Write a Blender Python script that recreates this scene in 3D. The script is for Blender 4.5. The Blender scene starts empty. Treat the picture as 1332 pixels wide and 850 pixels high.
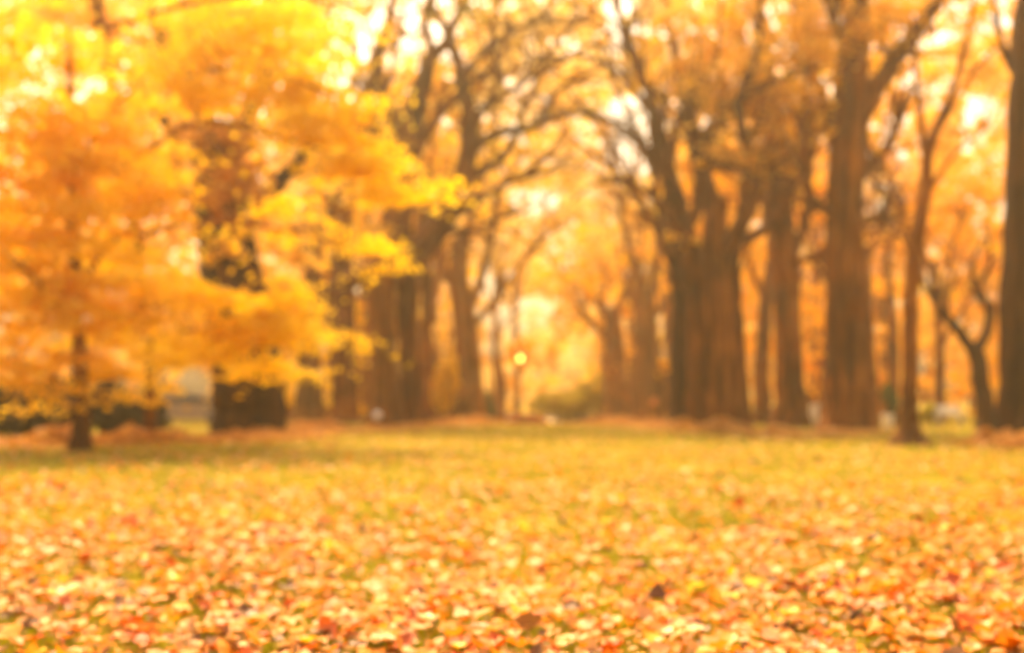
import bpy, math, random
import numpy as np
from mathutils import Vector

R = math.radians
SC = bpy.context.scene
COL = SC.collection
rng = np.random.default_rng(7)
random.seed(7)

# ------------------------------------------------------------------ camera
CAM_H, HOR, FPX, CX = 1.10, 522.0, 1400.0, 666.0      # eye height (m), horizon row, focal length in photo pixels
cam = bpy.data.cameras.new('camera')
cam.sensor_width = 36.0
cam.lens = FPX / 1332.0 * 36.0
cam.shift_y = (HOR - 425.0) / 1332.0
cam.clip_start = 0.05
cam.clip_end = 2000.0
cam.dof.use_dof = True
cam.dof.focus_distance = 2.4
cam.dof.aperture_fstop = 1.36
cam.dof.aperture_blades = 0
camo = bpy.data.objects.new('camera', cam)
COL.objects.link(camo)
camo.location = (0, 0, CAM_H)
camo.rotation_euler = (R(90), 0, 0)
SC.camera = camo

# ------------------------------------------------------------------ light
SUN_EL, SUN_AZ = 54.0, -10.0        # azimuth measured from straight ahead, + to the right
world = bpy.data.worlds.new('World')
SC.world = world
world.use_nodes = True
wn = world.node_tree.nodes
wl = world.node_tree.links
wn.clear()
wo = wn.new('ShaderNodeOutputWorld')
bg = wn.new('ShaderNodeBackground')
sky = wn.new('ShaderNodeTexSky')
sky.sky_type = 'NISHITA'
sky.sun_disc = False
sky.sun_elevation = R(SUN_EL)
sky.sun_rotation = R(SUN_AZ)
sky.air_density = 1.0
sky.dust_density = 9.0
sky.ozone_density = 0.6
bg.inputs['Strength'].default_value = 0.15
wl.new(sky.outputs[0], bg.inputs['Color'])
wl.new(bg.outputs[0], wo.inputs['Surface'])

sun = bpy.data.lights.new('sun', 'SUN')
sun.energy = 2.4
sun.angle = R(9.0)
sun.color = (1.0, 0.86, 0.66)
suno = bpy.data.objects.new('sun', sun)
COL.objects.link(suno)
d = Vector((math.sin(R(SUN_AZ)) * math.cos(R(SUN_EL)), math.cos(R(SUN_AZ)) * math.cos(R(SUN_EL)), math.sin(R(SUN_EL))))
suno.rotation_euler = (-d).to_track_quat('-Z', 'Y').to_euler()
suno.location = d * 60

vs = SC.view_settings
vs.view_transform = 'Standard'
vs.look = 'None'
vs.gamma = 1.0
vs.use_curve_mapping = False
vs.exposure = 1.34
vs.use_white_balance = True
vs.white_balance_temperature = 10800
vs.white_balance_tint = 13

cy = SC.cycles
cy.use_denoising = True
cy.max_bounces = 8
cy.diffuse_bounces = 4
cy.transmission_bounces = 5
cy.volume_bounces = 1
cy.sample_clamp_indirect = 6.0
cy.caustics_reflective = False
cy.caustics_refractive = False

# ------------------------------------------------------------------ helpers
def P(px, py, D):
    return np.array([(px - CX) / FPX * D, D, CAM_H + (HOR - py) / FPX * D])

def ground_z(x, y):
    """height of the lawn: nearly flat, dipping gently beyond the far end of the avenue"""
    x = np.asarray(x, float); y = np.asarray(y, float)
    t = np.clip((y - 46.0) / 62.0, 0, 1)
    dip = -1.7 * t * t * (3 - 2 * t) * np.exp(-((x - 2.0) / 14.0) ** 2)
    return dip + 0.035 * np.sin(x * 0.9 + 1.0) * np.sin(y * 0.55) + 0.02 * np.sin(x * 2.3 + y * 1.7)

def new_mesh(name, verts, faces, mats, mat_idx=None, smooth=False):
    """verts Nx3 array; faces: int array MxK (all the same size) or list of lists"""
    me = bpy.data.meshes.new(name)
    verts = np.asarray(verts, np.float32)
    if isinstance(faces, np.ndarray):
        m, k = faces.shape
        me.vertices.add(len(verts)); me.vertices.foreach_set('co', verts.ravel())
        me.loops.add(m * k); me.loops.foreach_set('vertex_index', faces.ravel().astype(np.int32))
        me.polygons.add(m)
        me.polygons.foreach_set('loop_start', (np.arange(m) * k).astype(np.int32))
        me.polygons.foreach_set('loop_total', np.full(m, k, np.int32))
        me.update(calc_edges=True)
    else:
        me.from_pydata([tuple(v) for v in verts], [], faces)
    for mt in mats:
        me.materials.append(mt)
    if mat_idx is not None:
        me.polygons.foreach_set('material_index', np.asarray(mat_idx, np.int32))
    if smooth:
        me.polygons.foreach_set('use_smooth', np.ones(len(me.polygons), bool))
    me.validate()
    return me

def link(name, me, parent=None, loc=(0, 0, 0)):
    o = bpy.data.objects.new(name, me)
    COL.objects.link(o)
    o.parent = parent
    o.location = loc
    return o

def empty(name, loc, label=None, cat=None, group=None):
    o = bpy.data.objects.new(name, None)
    o.empty_display_size = 0.3
    COL.objects.link(o)
    o.location = loc
    tag(o, label, cat, group)
    return o

def tag(o, label=None, cat=None, group=None, kind=None):
    if label: o['label'] = label
    if cat: o['category'] = cat
    if group: o['group'] = group
    if kind: o['kind'] = kind
    return o

class MB:
    """collects tubes, boxes and lathes into one mesh"""
    def __init__(self):
        self.v = []; self.f = []; self.mi = []; self.n = 0
    def add(self, v, f, mi=0):
        self.v.append(np.asarray(v, float)); self.f += [[i + self.n for i in q] for q in f]
        self.mi += [mi] * len(f); self.n += len(v)
    def tube(self, pts, rad, sides=8, flute=0.0, seed=0, cap=True):
        pts = np.asarray(pts, float); rad = np.asarray(rad, float); n = len(pts)
        T = np.gradient(pts, axis=0); T /= np.linalg.norm(T, axis=1)[:, None] + 1e-9
        ref = np.array([0.3, 1.0, 0.2]) if abs(T[0][1]) < .9 else np.array([1., 0, 0])
        a = np.linspace(0, 2 * np.pi, sides, endpoint=False)
        V = []
        for i in range(n):
            u = np.cross(T[i], ref); u /= np.linalg.norm(u) + 1e-9
            w = np.cross(T[i], u)
            r = rad[i] * (1 + flute * (np.cos(a * 3 + seed) * .6 + np.cos(a * 5 + 2 * seed + i * .03) * .4)) if flute else np.full(sides, rad[i])
            V.append(pts[i] + np.outer(np.cos(a) * r, u) + np.outer(np.sin(a) * r, w))
        V = np.concatenate(V)
        F = []
        for i in range(n - 1):
            for j in range(sides):
                k = (j + 1) % sides
                F.append([i * sides + j, i * sides + k, (i + 1) * sides + k, (i + 1) * sides + j])
        if cap:
            F.append(list(range(sides))[::-1]); F.append([(n - 1) * sides + j for j in range(sides)])
        self.add(V, F)
    def box(self, c, s, mi=0, bev=0.0):
        x, y, z = c; a, b, h = s[0] / 2, s[1] / 2, s[2] / 2
        e = min(bev, a * .9, b * .9, h * .9)
        V = []; F = []
        # rounded box by stacking inset rings
        rings = [(-h, e), (-h + e, 0), (h - e, 0), (h, e)] if e > 0 else [(-h, 0), (h, 0)]
        for zz, ins in rings:
            aa, bb = a - ins, b - ins
            c8 = e if e > 0 else 0
            if e > 0:
                V += [(x - aa + c8, y - bb, z + zz), (x + aa - c8, y - bb, z + zz), (x + aa, y - bb + c8, z + zz), (x + aa, y + bb - c8, z + zz),
                      (x + aa - c8, y + bb, z + zz), (x - aa + c8, y + bb, z + zz), (x - aa, y + bb - c8, z + zz), (x - aa, y - bb + c8, z + zz)]
            else:
                V += [(x - aa, y - bb, z + zz), (x + aa, y - bb, z + zz), (x + aa, y + bb, z + zz), (x - aa, y + bb, z + zz)]
        m = 8 if e > 0 else 4
        for i in range(len(rings) - 1):
            for j in range(m):
                k = (j + 1) % m
                F.append([i * m + j, i * m + k, (i + 1) * m + k, (i + 1) * m + j])
        F.append(list(range(m))[::-1]); F.append([(len(rings) - 1) * m + j for j in range(m)])
        self.add(V, F, mi)
    def build(self, name, mats, parent=None, loc=(0, 0, 0), off=(0, 0, 0), smooth=True):
        if not isinstance(mats, (list, tuple)): mats = [mats]
        v = np.concatenate(self.v) - np.asarray(off, float)
        me = new_mesh(name, v, self.f, mats, self.mi, smooth)
        return link(name, me, parent, loc)

def spline(ctrl, step):
    """Catmull-Rom through rows of any width (x, y, z, r ...)"""
    c = np.asarray(ctrl, float)
    if len(c) == 2:
        n = max(2, int(np.linalg.norm(c[1, :3] - c[0, :3]) / step))
        return np.array([c[0] + (c[1] - c[0]) * t for t in np.linspace(0, 1, n + 1)])
    c = np.vstack([2 * c[0] - c[1], c, 2 * c[-1] - c[-2]])
    out = []
    for i in range(1, len(c) - 2):
        p0, p1, p2, p3 = c[i - 1:i + 3]
        n = max(2, int(np.linalg.norm(p2[:3] - p1[:3]) / step))
        for t in np.linspace(0, 1, n, endpoint=False):
            out.append(.5 * ((2 * p1) + (-p0 + p2) * t + (2 * p0 - 5 * p1 + 4 * p2 - p3) * t ** 2 + (-p0 + 3 * p1 - 3 * p2 + p3) * t ** 3))
    out.append(c[-2])
    o = np.array(out); o[:, 3] = np.maximum(o[:, 3], 0.006)
    return o

# ------------------------------------------------------------------ materials
def nodes(name):
    m = bpy.data.materials.new(name); m.use_nodes = True
    nt = m.node_tree; nt.nodes.clear()
    out = nt.nodes.new('ShaderNodeOutputMaterial')
    return m, nt, out

def ramp(nt, cols, fac=None, interp='LINEAR'):
    r = nt.nodes.new('ShaderNodeValToRGB'); r.color_ramp.interpolation = interp
    el = r.color_ramp.elements
    while len(el) > 1: el.remove(el[-1])
    for i, (p, c) in enumerate(cols):
        e = el[0] if i == 0 else el.new(p)
        e.position = p; e.color = (*c, 1)
    if fac: nt.links.new(fac, r.inputs[0])
    return r

def leaf_mat(name, cols, trans=0.5, noise=0.35, spot=None):
    """colour differs from leaf to leaf and from bough to bough"""
    m, nt, out = nodes(name)
    g = nt.nodes.new('ShaderNodeNewGeometry')
    no = nt.nodes.new('ShaderNodeTexNoise'); no.inputs['Scale'].default_value = noise; no.inputs['Detail'].default_value = 3
    nt.links.new(g.outputs['Position'], no.inputs['Vector'])
    mx = nt.nodes.new('ShaderNodeMath'); mx.operation = 'MULTIPLY_ADD'
    nt.links.new(g.outputs['Random Per Island'], mx.inputs[0]); mx.inputs[1].default_value = 0.5
    sb = nt.nodes.new('ShaderNodeMapRange'); nt.links.new(no.outputs[0], sb.inputs[0])
    sb.inputs[1].default_value = .3; sb.inputs[2].default_value = .7; sb.inputs[3].default_value = 0; sb.inputs[4].default_value = .5
    nt.links.new(sb.outputs[0], mx.inputs[2])
    r = ramp(nt, cols, mx.outputs[0])
    di = nt.nodes.new('ShaderNodeBsdfDiffuse'); tr = nt.nodes.new('ShaderNodeBsdfTranslucent')
    nt.links.new(r.outputs[0], di.inputs[0]); nt.links.new(r.outputs[0], tr.inputs[0])
    mi = nt.nodes.new('ShaderNodeMixShader'); mi.inputs[0].default_value = trans
    nt.links.new(di.outputs[0], mi.inputs[1]); nt.links.new(tr.outputs[0], mi.inputs[2])
    gl = nt.nodes.new('ShaderNodeBsdfGlossy'); gl.inputs['Roughness'].default_value = .45
    m2 = nt.nodes.new('ShaderNodeMixShader'); m2.inputs[0].default_value = .04
    nt.links.new(mi.outputs[0], m2.inputs[1]); nt.links.new(gl.outputs[0], m2.inputs[2])
    nt.links.new(m2.outputs[0], out.inputs[0])
    return m

def bark_mat(name, c1, c2, c3, scale=2.0):
    m, nt, out = nodes(name)
    tc = nt.nodes.new('ShaderNodeNewGeometry')
    mp = nt.nodes.new('ShaderNodeMapping'); mp.inputs['Scale'].default_value = (scale * 1.9, scale * 1.9, scale * .16)
    nt.links.new(tc.outputs['Position'], mp.inputs[0])
    n1 = nt.nodes.new('ShaderNodeTexNoise'); n1.inputs['Scale'].default_value = 1.1; n1.inputs['Detail'].default_value = 8; n1.inputs['Roughness'].default_value = .7
    nt.links.new(mp.outputs[0], n1.inputs['Vector'])
    n2 = nt.nodes.new('ShaderNodeTexNoise'); n2.inputs['Scale'].default_value = .45; n2.inputs['Detail'].default_value = 2
    nt.links.new(tc.outputs['Position'], n2.inputs['Vector'])
    r1 = ramp(nt, [(.38, c1), (.5, c2), (.62, c3)], n1.outputs[0])
    hm = nt.nodes.new('ShaderNodeMixRGB'); hm.blend_type = 'MULTIPLY'; hm.inputs[0].default_value = .7
    r2 = ramp(nt, [(.38, (.48, .46, .38)), (.62, (1.4, 1.15, .9))], n2.outputs[0])
    nt.links.new(r1.outputs[0], hm.inputs[1]); nt.links.new(r2.outputs[0], hm.inputs[2])
    b = nt.nodes.new('ShaderNodeBsdfPrincipled'); b.inputs['Roughness'].default_value = .9
    b.inputs['Specular IOR Level'].default_value = .2
    nt.links.new(hm.outputs[0], b.inputs['Base Color'])
    bu = nt.nodes.new('ShaderNodeBump'); bu.inputs['Strength'].default_value = 1.0; bu.inputs['Distance'].default_value = .12
    nt.links.new(n1.outputs[0], bu.inputs['Height']); nt.links.new(bu.outputs[0], b.inputs['Normal'])
    nt.links.new(b.outputs[0], out.inputs[0])
    return m

def plain(name, col, rough=.5, metal=0., var=.15, emit=None):
    m, nt, out = nodes(name)
    b = nt.nodes.new('ShaderNodeBsdfPrincipled')
    n = nt.nodes.new('ShaderNodeTexNoise'); n.inputs['Scale'].default_value = 6; n.inputs['Detail'].default_value = 5
    tc = nt.nodes.new('ShaderNodeTexCoord'); nt.links.new(tc.outputs['Object'], n.inputs['Vector'])
    r = ramp(nt, [(.3, tuple(c * (1 - var) for c in col)), (.7, tuple(min(1, c * (1 + var)) for c in col))], n.outputs[0])
    nt.links.new(r.outputs[0], b.inputs['Base Color'])
    b.inputs['Roughness'].default_value = rough; b.inputs['Metallic'].default_value = metal
    if emit:
        b.inputs['Emission Color'].default_value = (*emit[0], 1); b.inputs['Emission Strength'].default_value = emit[1]
    nt.links.new(b.outputs[0], out.inputs[0])
    return m

YEL = [(0.0, (.90, .48, .03)), (.35, (.93, .59, .045)), (.7, (.94, .66, .07)), (1.0, (.93, .71, .14))]
ORA = [(0.0, (.86, .37, .02)), (.35, (.92, .45, .03)), (.7, (.93, .53, .05)), (1.0, (.92, .62, .10))]
GOL = [(0.0, (.80, .36, .04)), (.4, (.88, .49, .08)), (.75, (.92, .60, .14)), (1.0, (.92, .68, .26))]
RUS = [(0.0, (.42, .15, .03)), (.4, (.62, .25, .04)), (.75, (.78, .38, .07)), (1.0, (.82, .50, .16))]
M = dict(
    amber=leaf_mat('amber_leaves', [(0, (.88, .42, .03)), (.4, (.93, .53, .05)), (.8, (.94, .61, .08)), (1, (.94, .68, .14))], .62), yellow=leaf_mat('yellow_leaves', YEL, .62), orange=leaf_mat('orange_leaves', ORA, .5),
    golden=leaf_mat('golden_leaves', GOL, .6), russet=leaf_mat('russet_leaves', RUS, .45),
    pale=leaf_mat('glow_pale_gold_leaves', [(0, (.86, .56, .18)), (.5, (.92, .70, .28)), (1, (.94, .80, .42))], .5),  # lightened so the glow down the avenue sits in the leaf colour
    olive=leaf_mat('olive_leaves', [(0, (.30, .26, .03)), (.5, (.48, .40, .05)), (1, (.66, .52, .06))], .45),
    dark=leaf_mat('dark_green_leaves', [(0, (.016, .014, .005)), (.5, (.03, .028, .009)), (1, (.07, .05, .015))], .2),
    green=leaf_mat('green_leaves', [(0, (.03, .07, .02)), (.5, (.05, .11, .03)), (1, (.09, .16, .04))], .3),
    bark=bark_mat('brown_bark', (.06, .019, .004), (.20, .066, .012), (.38, .145, .034)),
    bark_red=bark_mat('red_brown_bark', (.09, .030, .007), (.20, .070, .017), (.30, .12, .034)),
    bark_orange=bark_mat('orange_brown_bark', (.13, .045, .010), (.28, .105, .025), (.40, .17, .048)),
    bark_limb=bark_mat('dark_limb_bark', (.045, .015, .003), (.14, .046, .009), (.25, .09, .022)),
    bark_dark=bark_mat('dark_bark', (.025, .010, .004), (.06, .026, .010), (.11, .048, .017)),
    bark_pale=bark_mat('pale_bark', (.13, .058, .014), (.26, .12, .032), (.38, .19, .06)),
)

# ------------------------------------------------------------------ ground
def lawn_mat():
    m, nt, out = nodes('lawn_soil_and_grass')
    g = nt.nodes.new('ShaderNodeNewGeometry')
    def noise(s, det=4, ro=.6):
        n = nt.nodes.new('ShaderNodeTexNoise'); n.inputs['Scale'].default_value = s; n.inputs['Detail'].default_value = det
        n.inputs['Roughness'].default_value = ro
        nt.links.new(g.outputs['Position'], n.inputs['Vector']); return n
    a, b_, c = noise(.35), noise(3.5, 6), noise(28, 3)
    r1 = ramp(nt, [(.3, (.20, .17, .015)), (.5, (.31, .25, .025)), (.7, (.42, .30, .04))], a.outputs[0])
    r2 = ramp(nt, [(.3, (.14, .11, .015)), (.5, (.34, .24, .035)), (.72, (.52, .34, .08))], b_.outputs[0])
    mx = nt.nodes.new('ShaderNodeMixRGB'); mx.inputs[0].default_value = .5
    nt.links.new(r1.outputs[0], mx.inputs[1]); nt.links.new(r2.outputs[0], mx.inputs[2])
    r3 = ramp(nt, [(.3, (.55, .6, .5)), (.7, (1.2, 1.15, 1.1))], c.outputs[0])
    m2 = nt.nodes.new('ShaderNodeMixRGB'); m2.blend_type = 'MULTIPLY'; m2.inputs[0].default_value = .8
    nt.links.new(mx.outputs[0], m2.inputs[1]); nt.links.new(r3.outputs[0], m2.inputs[2])
    p = nt.nodes.new('ShaderNodeBsdfPrincipled'); p.inputs['Roughness'].default_value = .95
    p.inputs['Specular IOR Level'].default_value = .1
    nt.links.new(m2.outputs[0], p.inputs['Base Color'])
    bu = nt.nodes.new('ShaderNodeBump'); bu.inputs['Distance'].default_value = .03
    nt.links.new(c.outputs[0], bu.inputs['Height']); nt.links.new(bu.outputs[0], p.inputs['Normal'])
    nt.links.new(p.outputs[0], out.inputs[0])
    return m

xs = np.concatenate([np.linspace(-600, -70, 8), np.linspace(-60, 60, 90), np.linspace(70, 600, 8)])
ys = np.concatenate([np.linspace(-60, 0, 6), np.linspace(1, 130, 110), np.linspace(140, 900, 10)])
gx, gy = np.meshgrid(xs, ys)
gv = np.stack([gx, gy, ground_z(gx, gy)], -1).reshape(-1, 3)
nx = len(xs)
ii, jj = np.meshgrid(np.arange(len(ys) - 1), np.arange(nx - 1), indexing='ij')
gf = np.stack([ii * nx + jj, ii * nx + jj + 1, (ii + 1) * nx + jj + 1, (ii + 1) * nx + jj], -1).reshape(-1, 4)
lawn = link('lawn', new_mesh('lawn', gv, gf, [lawn_mat()], None, True))
tag(lawn, 'broad flat lawn of yellowing grass running down the avenue', 'lawn', kind='structure')

# ------------------------------------------------------------------ leaf scatterers
def rand_frames(n, tilt=None):
    """random orthonormal frames; tilt = max angle of the normal from vertical (None = any)"""
    if tilt is None:
        nrm = rng.normal(size=(n, 3))
    else:
        a = rng.random(n) * 2 * np.pi; t = np.abs(rng.normal(size=n)) * tilt
        nrm = np.stack([np.sin(t) * np.cos(a), np.sin(t) * np.sin(a), np.cos(t)], 1)
    nrm /= np.linalg.norm(nrm, axis=1)[:, None]
    u = np.cross(nrm, rng.normal(size=(n, 3))); u /= np.linalg.norm(u, axis=1)[:, None]
    return u, np.cross(nrm, u), nrm

def tree_leaves(c, size, spread=.35, tilt=None):
    """kite-shaped leaves folded along the midrib: 4 verts, 2 triangles each"""
    n = len(c); u, v, w = rand_frames(n, tilt)
    s = (size * (1 + spread * rng.normal(size=n)).clip(.4, 2))[:, None]
    V = np.stack([c - u * s * .5, c + v * s * .33 + w * s * .1, c + u * s * .55, c - v * s * .33 + w * s * .1], 1)
    b = np.arange(n)[:, None] * 4
    F = np.concatenate([b + [0, 1, 2], b + [0, 2, 3]], 1).reshape(-1, 3)
    return V.reshape(-1, 3), F

def blob_points(c, r, n, shell=.55, flat=False):
    """points in an ellipsoid, gathered into smaller clumps so the outline stays uneven and gaps stay open"""
    c = np.asarray(c, float); r = np.asarray(r, float)
    k = max(4, int(n / (75 if flat else 26)))
    q = rng.normal(size=(k, 3)); q /= np.linalg.norm(q, axis=1)[:, None]
    q *= (rng.random(k) ** shell)[:, None]
    cl = rng.integers(0, k, n)
    if flat:               # level, slightly drooping sprays
        sz = rng.uniform(.6, 1.5, k)[cl][:, None]
        o = rng.normal(size=(n, 3)) * np.array([.42, .34, .05]) * sz
        o[:, 2] += (-.22 * np.abs(o[:, 0]) + rng.normal(size=k)[cl] * .12 * o[:, 0])
        return c + q[cl] * r + o
    rel = q[cl] + rng.normal(size=(n, 3)) * (.055 + .10 * rng.random(k)[cl][:, None])
    return c + rel * r

# ------------------------------------------------------------------ trees
def twigs(mb, pts, n, length, r0, depth, up=.35, spread=.9, tips=None):
    """side branches off a polyline (x,y,z,r), themselves branching"""
    m = len(pts)
    for _ in range(n):
        i = random.randint(int(m * .25), m - 2)
        p = pts[i]; t = pts[min(i + 1, m - 1)][:3] - pts[max(i - 1, 0)][:3]; t = t / (np.linalg.norm(t) + 1e-9)
        dr = t * .75 + rng.normal(size=3) * spread * np.array([1, .8, .7]) + np.array([0, 0, up]); dr /= np.linalg.norm(dr)
        L = length * random.uniform(.55, 1.2); r = min(r0, p[3] * .7) * random.uniform(.7, 1.1)
        q = [np.array([*p[:3], r])]
        bend = rng.normal(size=3) * .35; seg = max(3, int(L / .45))
        for k in range(seg):
            dr = dr + bend * (1 / seg) + rng.normal(size=3) * .10 + np.array([0, 0, .06]); dr /= np.linalg.norm(dr)
            q.append(np.array([*(q[-1][:3] + dr * L / seg), r * (1 - .8 * (k + 1) / seg)]))
        q = np.array(q)
        mb.tube(q[:, :3], q[:, 3], 5 if r < .06 else 7, cap=False)
        if tips is not None: tips.append(q[int(seg * .6):, :3])
        if depth > 0: twigs(mb, q, random.randint(2, 3), length * .55, r * .6, depth - 1, up, spread, tips)

def px_line(line, D):
    """[(px, py, width_px, dD)] at distance D -> rows x,y,z,r"""
    out = []
    for e in line:
        dd = e[3] if len(e) > 3 else 0.0
        out.append([*P(e[0], e[1], D + dd), e[2] / FPX * (D + dd) / 2])
    return out

def tree(name, label, cat, D, trunk, limbs, crowns, bark, group=None, flute=.06, leaf=.16, tw=(5, 2.2, .06, 1), flare=1.35, cmat='golden', tipleaf=0, sides=16, flat=False, limb_bark=None, lw=1.0):
    tr = px_line(trunk, D)
    bx, by = tr[0][0], tr[0][1]
    base = np.array([bx, by, float(ground_z(bx, by))])
    tr[0][2] = base[2] - .25
    # root flare
    r0 = tr[0][3]
    tr.insert(1, [bx + (tr[1][0] - bx) * .08, by, base[2] + 1.5 * r0 ** .5 * .5, r0 * (1 + (flare - 1) * .12)])
    tr.insert(1, [bx, by, base[2] + .05, r0 * (1 + (flare - 1) * .8)])
    tr[0][3] = r0 * flare * 1.05
    root = empty(name, base, label, cat, group)
    S = spline(tr, max(.25, r0 * .9))
    S[1:-1, :2] += rng.normal(size=(len(S) - 2, 2)) * r0 * .05
    mb = MB(); mb.tube(S[:, :3], S[:, 3], sides, flute, seed=random.random() * 6)
    tips = []
    mb.build('trunk', M[bark], root, off=base)
    for L in limbs:
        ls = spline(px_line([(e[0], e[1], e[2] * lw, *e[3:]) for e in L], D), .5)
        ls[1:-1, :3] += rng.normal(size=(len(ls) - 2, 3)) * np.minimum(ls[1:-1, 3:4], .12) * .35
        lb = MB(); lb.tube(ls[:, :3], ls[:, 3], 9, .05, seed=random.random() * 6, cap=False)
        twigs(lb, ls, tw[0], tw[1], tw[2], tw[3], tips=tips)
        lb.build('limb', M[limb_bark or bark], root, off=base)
    byc = {}
    for cr in crowns:      # (px, py, rx_px, ry_px, rdepth_m, dD, count, mat)
        px, py, rx, ry, rd, dd, n = cr[:7]; mt = cr[7] if len(cr) > 7 else cmat
        Dd = D + dd
        c = P(px, py, Dd)
        if flat: n = int(n * .56)
        byc.setdefault(mt, []).append(blob_points(c, (rx / FPX * Dd, rd, ry / FPX * Dd), n, flat=flat))
    if tipleaf and tips:
        q = np.concatenate(tips); q = q[rng.integers(0, len(q), tipleaf)] + rng.normal(size=(tipleaf, 3)) * .22
        byc.setdefault(cmat, []).append(q)
    if byc:
        names = list(byc); Vs = []; Fs = []; mi = []; off = 0
        for k, nm in enumerate(names):
            c = np.concatenate(byc[nm]); c = c[c[:, 2] > ground_z(c[:, 0], c[:, 1]) + .05]
            V, F = tree_leaves(c, leaf)
            Vs.append(V); Fs.append(F + off); off += len(V); mi += [k] * len(F)
        me = new_mesh('crown', np.concatenate(Vs) - base, np.concatenate(Fs), [M[q] for q in names], mi)
        link('crown', me, root)
    return root

# --- left side -------------------------------------------------------
tree('orange_tree', 'slim red-brown tree with drooping orange foliage at the left edge of the lawn', 'tree', 24,
     [(105, 588, 24), (106, 520, 20), (102, 430, 17), (96, 300, 14), (92, 150, 10), (90, 40, 5)],
     [[(100, 430, 9), (60, 380, 7, -1), (15, 330, 4, -2)], [(98, 380, 9), (150, 310, 7, 1), (215, 260, 4, 1)],
      [(96, 300, 9), (40, 220, 7, 1), (-20, 150, 4, 1)], [(94, 230, 8), (140, 150, 6, -1), (190, 100, 3, -2)]],
     [(20, 60, 110, 90, 1.7, 0, 4200), (60, 170, 130, 80, 1.8, -1, 5200), (110, 260, 120, 70, 1.6, 0, 4800), (20, 300, 90, 90, 1.6, 0, 3800),
      (60, 390, 100, 60, 1.5, 0, 3600), (150, 400, 80, 60, 1.4, 0, 2400), (20, 470, 60, 50, 1.2, -.5, 1300), (75, 480, 35, 45, 1., -.8, 700),
      (150, 490, 60, 35, 1., 0, 900), (-70, 250, 90, 250, 1.8, 0, 5200), (35, 530, 20, 14, .4, 0, 110), (190, 150, 60, 50, 1.2, 0, 900), (95, 180, 60, 60, .5, -1.5, 1500), (98, 290, 60, 60, .5, -1.5, 1500), (95, 390, 55, 45, .5, -1.5, 1100)],
     'bark_red', leaf=.145, flat=True, cmat='amber', tw=(4, 1.6, .03, 1), tipleaf=900, flare=1.6)

tree('yellow_maple', 'bright yellow maple reaching long level sprays of leaves over the lawn at left', 'tree', 29,
     [(196, 572, 15), (196, 500, 13), (192, 420, 12), (176, 300, 14), (158, 230, 16), (146, 120, 18), (125, 0, 18), (110, -90, 14)],
     [[(150, 150, 9), (230, 105, 8, -2), (330, 90, 6, -3), (450, 130, 3, -4)], [(160, 220, 9), (260, 160, 8, -2), (400, 190, 5, -3), (560, 255, 2, -3)],
      [(188, 400, 7), (260, 390, 6, -2), (340, 370, 4, -3), (410, 380, 2, -3)], [(190, 440, 5), (270, 430, 5, -1.5), (350, 460, 2, -2)],
      [(130, 40, 9), (230, 10, 7, -2), (350, -10, 5, -2), (460, 10, 3, -2)], [(176, 310, 7), (250, 290, 6, -2), (380, 300, 4, -2), (500, 345, 2, -2)]],
     [(330, 50, 130, 42, 1.6, -2, 4600, 'yellow'), (240, 110, 110, 60, 1.7, -2, 4200), (390, 110, 85, 40, 1.3, -3, 3400, 'yellow'), (420, 165, 70, 38, 1.1, -3.4, 2800, 'yellow'),
      (475, 208, 64, 28, 1., -3.6, 2200, 'yellow'), (530, 245, 50, 20, .8, -3.6, 1200, 'yellow'), (300, 10, 120, 40, 1.5, -1, 2500),
      (430, 30, 60, 22, 1, -2, 500), (180, 220, 90, 45, 1.4, 0, 2600), (140, 340, 90, 45, 1.3, 0, 2400),
      (290, 385, 95, 34, .9, -4, 2600, 'yellow'), (365, 395, 70, 38, .8, -4.4, 2000, 'yellow'), (320, 440, 110, 34, .8, -4, 2600, 'yellow'), (260, 455, 60, 30, 1., -2, 1300, 'yellow'),
      (345, 480, 75, 16, .9, -2.5, 1000), (420, 430, 45, 12, .5, -2.5, 260, 'yellow'), (220, 360, 50, 40, 1., -1, 1000), (380, 270, 70, 14, .8, -2, 420),
      (460, 320, 70, 14, .8, -2, 480), (500, 350, 30, 10, .5, -2, 160), (410, 300, 80, 12, .7, -2, 300), (150, 440, 60, 40, 1, 0, 1300), (210, 500, 50, 22, .8, 0, 260), (200, 440, 45, 30, .9, -.5, 500)],
     'bark', leaf=.15, flat=True, cmat='yellow', tw=(4, 1.8, .03, 1), flare=1.5, tipleaf=500)

tree('old_tree', 'massive dark old trunk half hidden behind the yellow maple', 'tree', 34,
     [(322, 568, 96), (321, 500, 94), (312, 400, 86), (292, 300, 70), (285, 230, 64), (280, 170, 56)],
     [[(285, 215, 38), (255, 120, 26, 2), (205, 40, 18, 3), (190, -60, 10, 3)], [(285, 215, 40), (330, 130, 26, 1), (350, 40, 18, 2), (345, -60, 12, 2)],
      [(300, 300, 26), (370, 235, 20, 1), (400, 190, 14, 1), (430, 150, 8, 1)], [(285, 240, 24), (220, 170, 14, 1), (170, 100, 10, 2), (120, 60, 6, 2)]],
     [(285, 250, 75, 60, 1.2, -1.6, 1300, 'russet'), (300, 320, 60, 30, 1., -1.8, 350, 'golden'), (310, 180, 80, 40, 1.2, -1, 900, 'russet'), (230, 200, 60, 60, 1.2, 0, 400, 'russet'),
      (150, 30, 110, 70, 2.5, 5, 2600, 'golden'), (40, 20, 100, 70, 2.5, 5, 2600, 'golden'), (280, 30, 70, 60, 2.5, 5, 1500, 'golden'), (420, 230, 60, 60, 2, 2, 500, 'golden'), (300, -10, 150, 60, 3, 2, 1500, 'golden'), (380, 330, 60, 30, 1, 2, 350, 'golden')],
     'bark_dark', leaf=.2, cmat='russet', flare=1.0, flute=.09, tw=(5, 2.4, .06, 1), sides=20)

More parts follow.
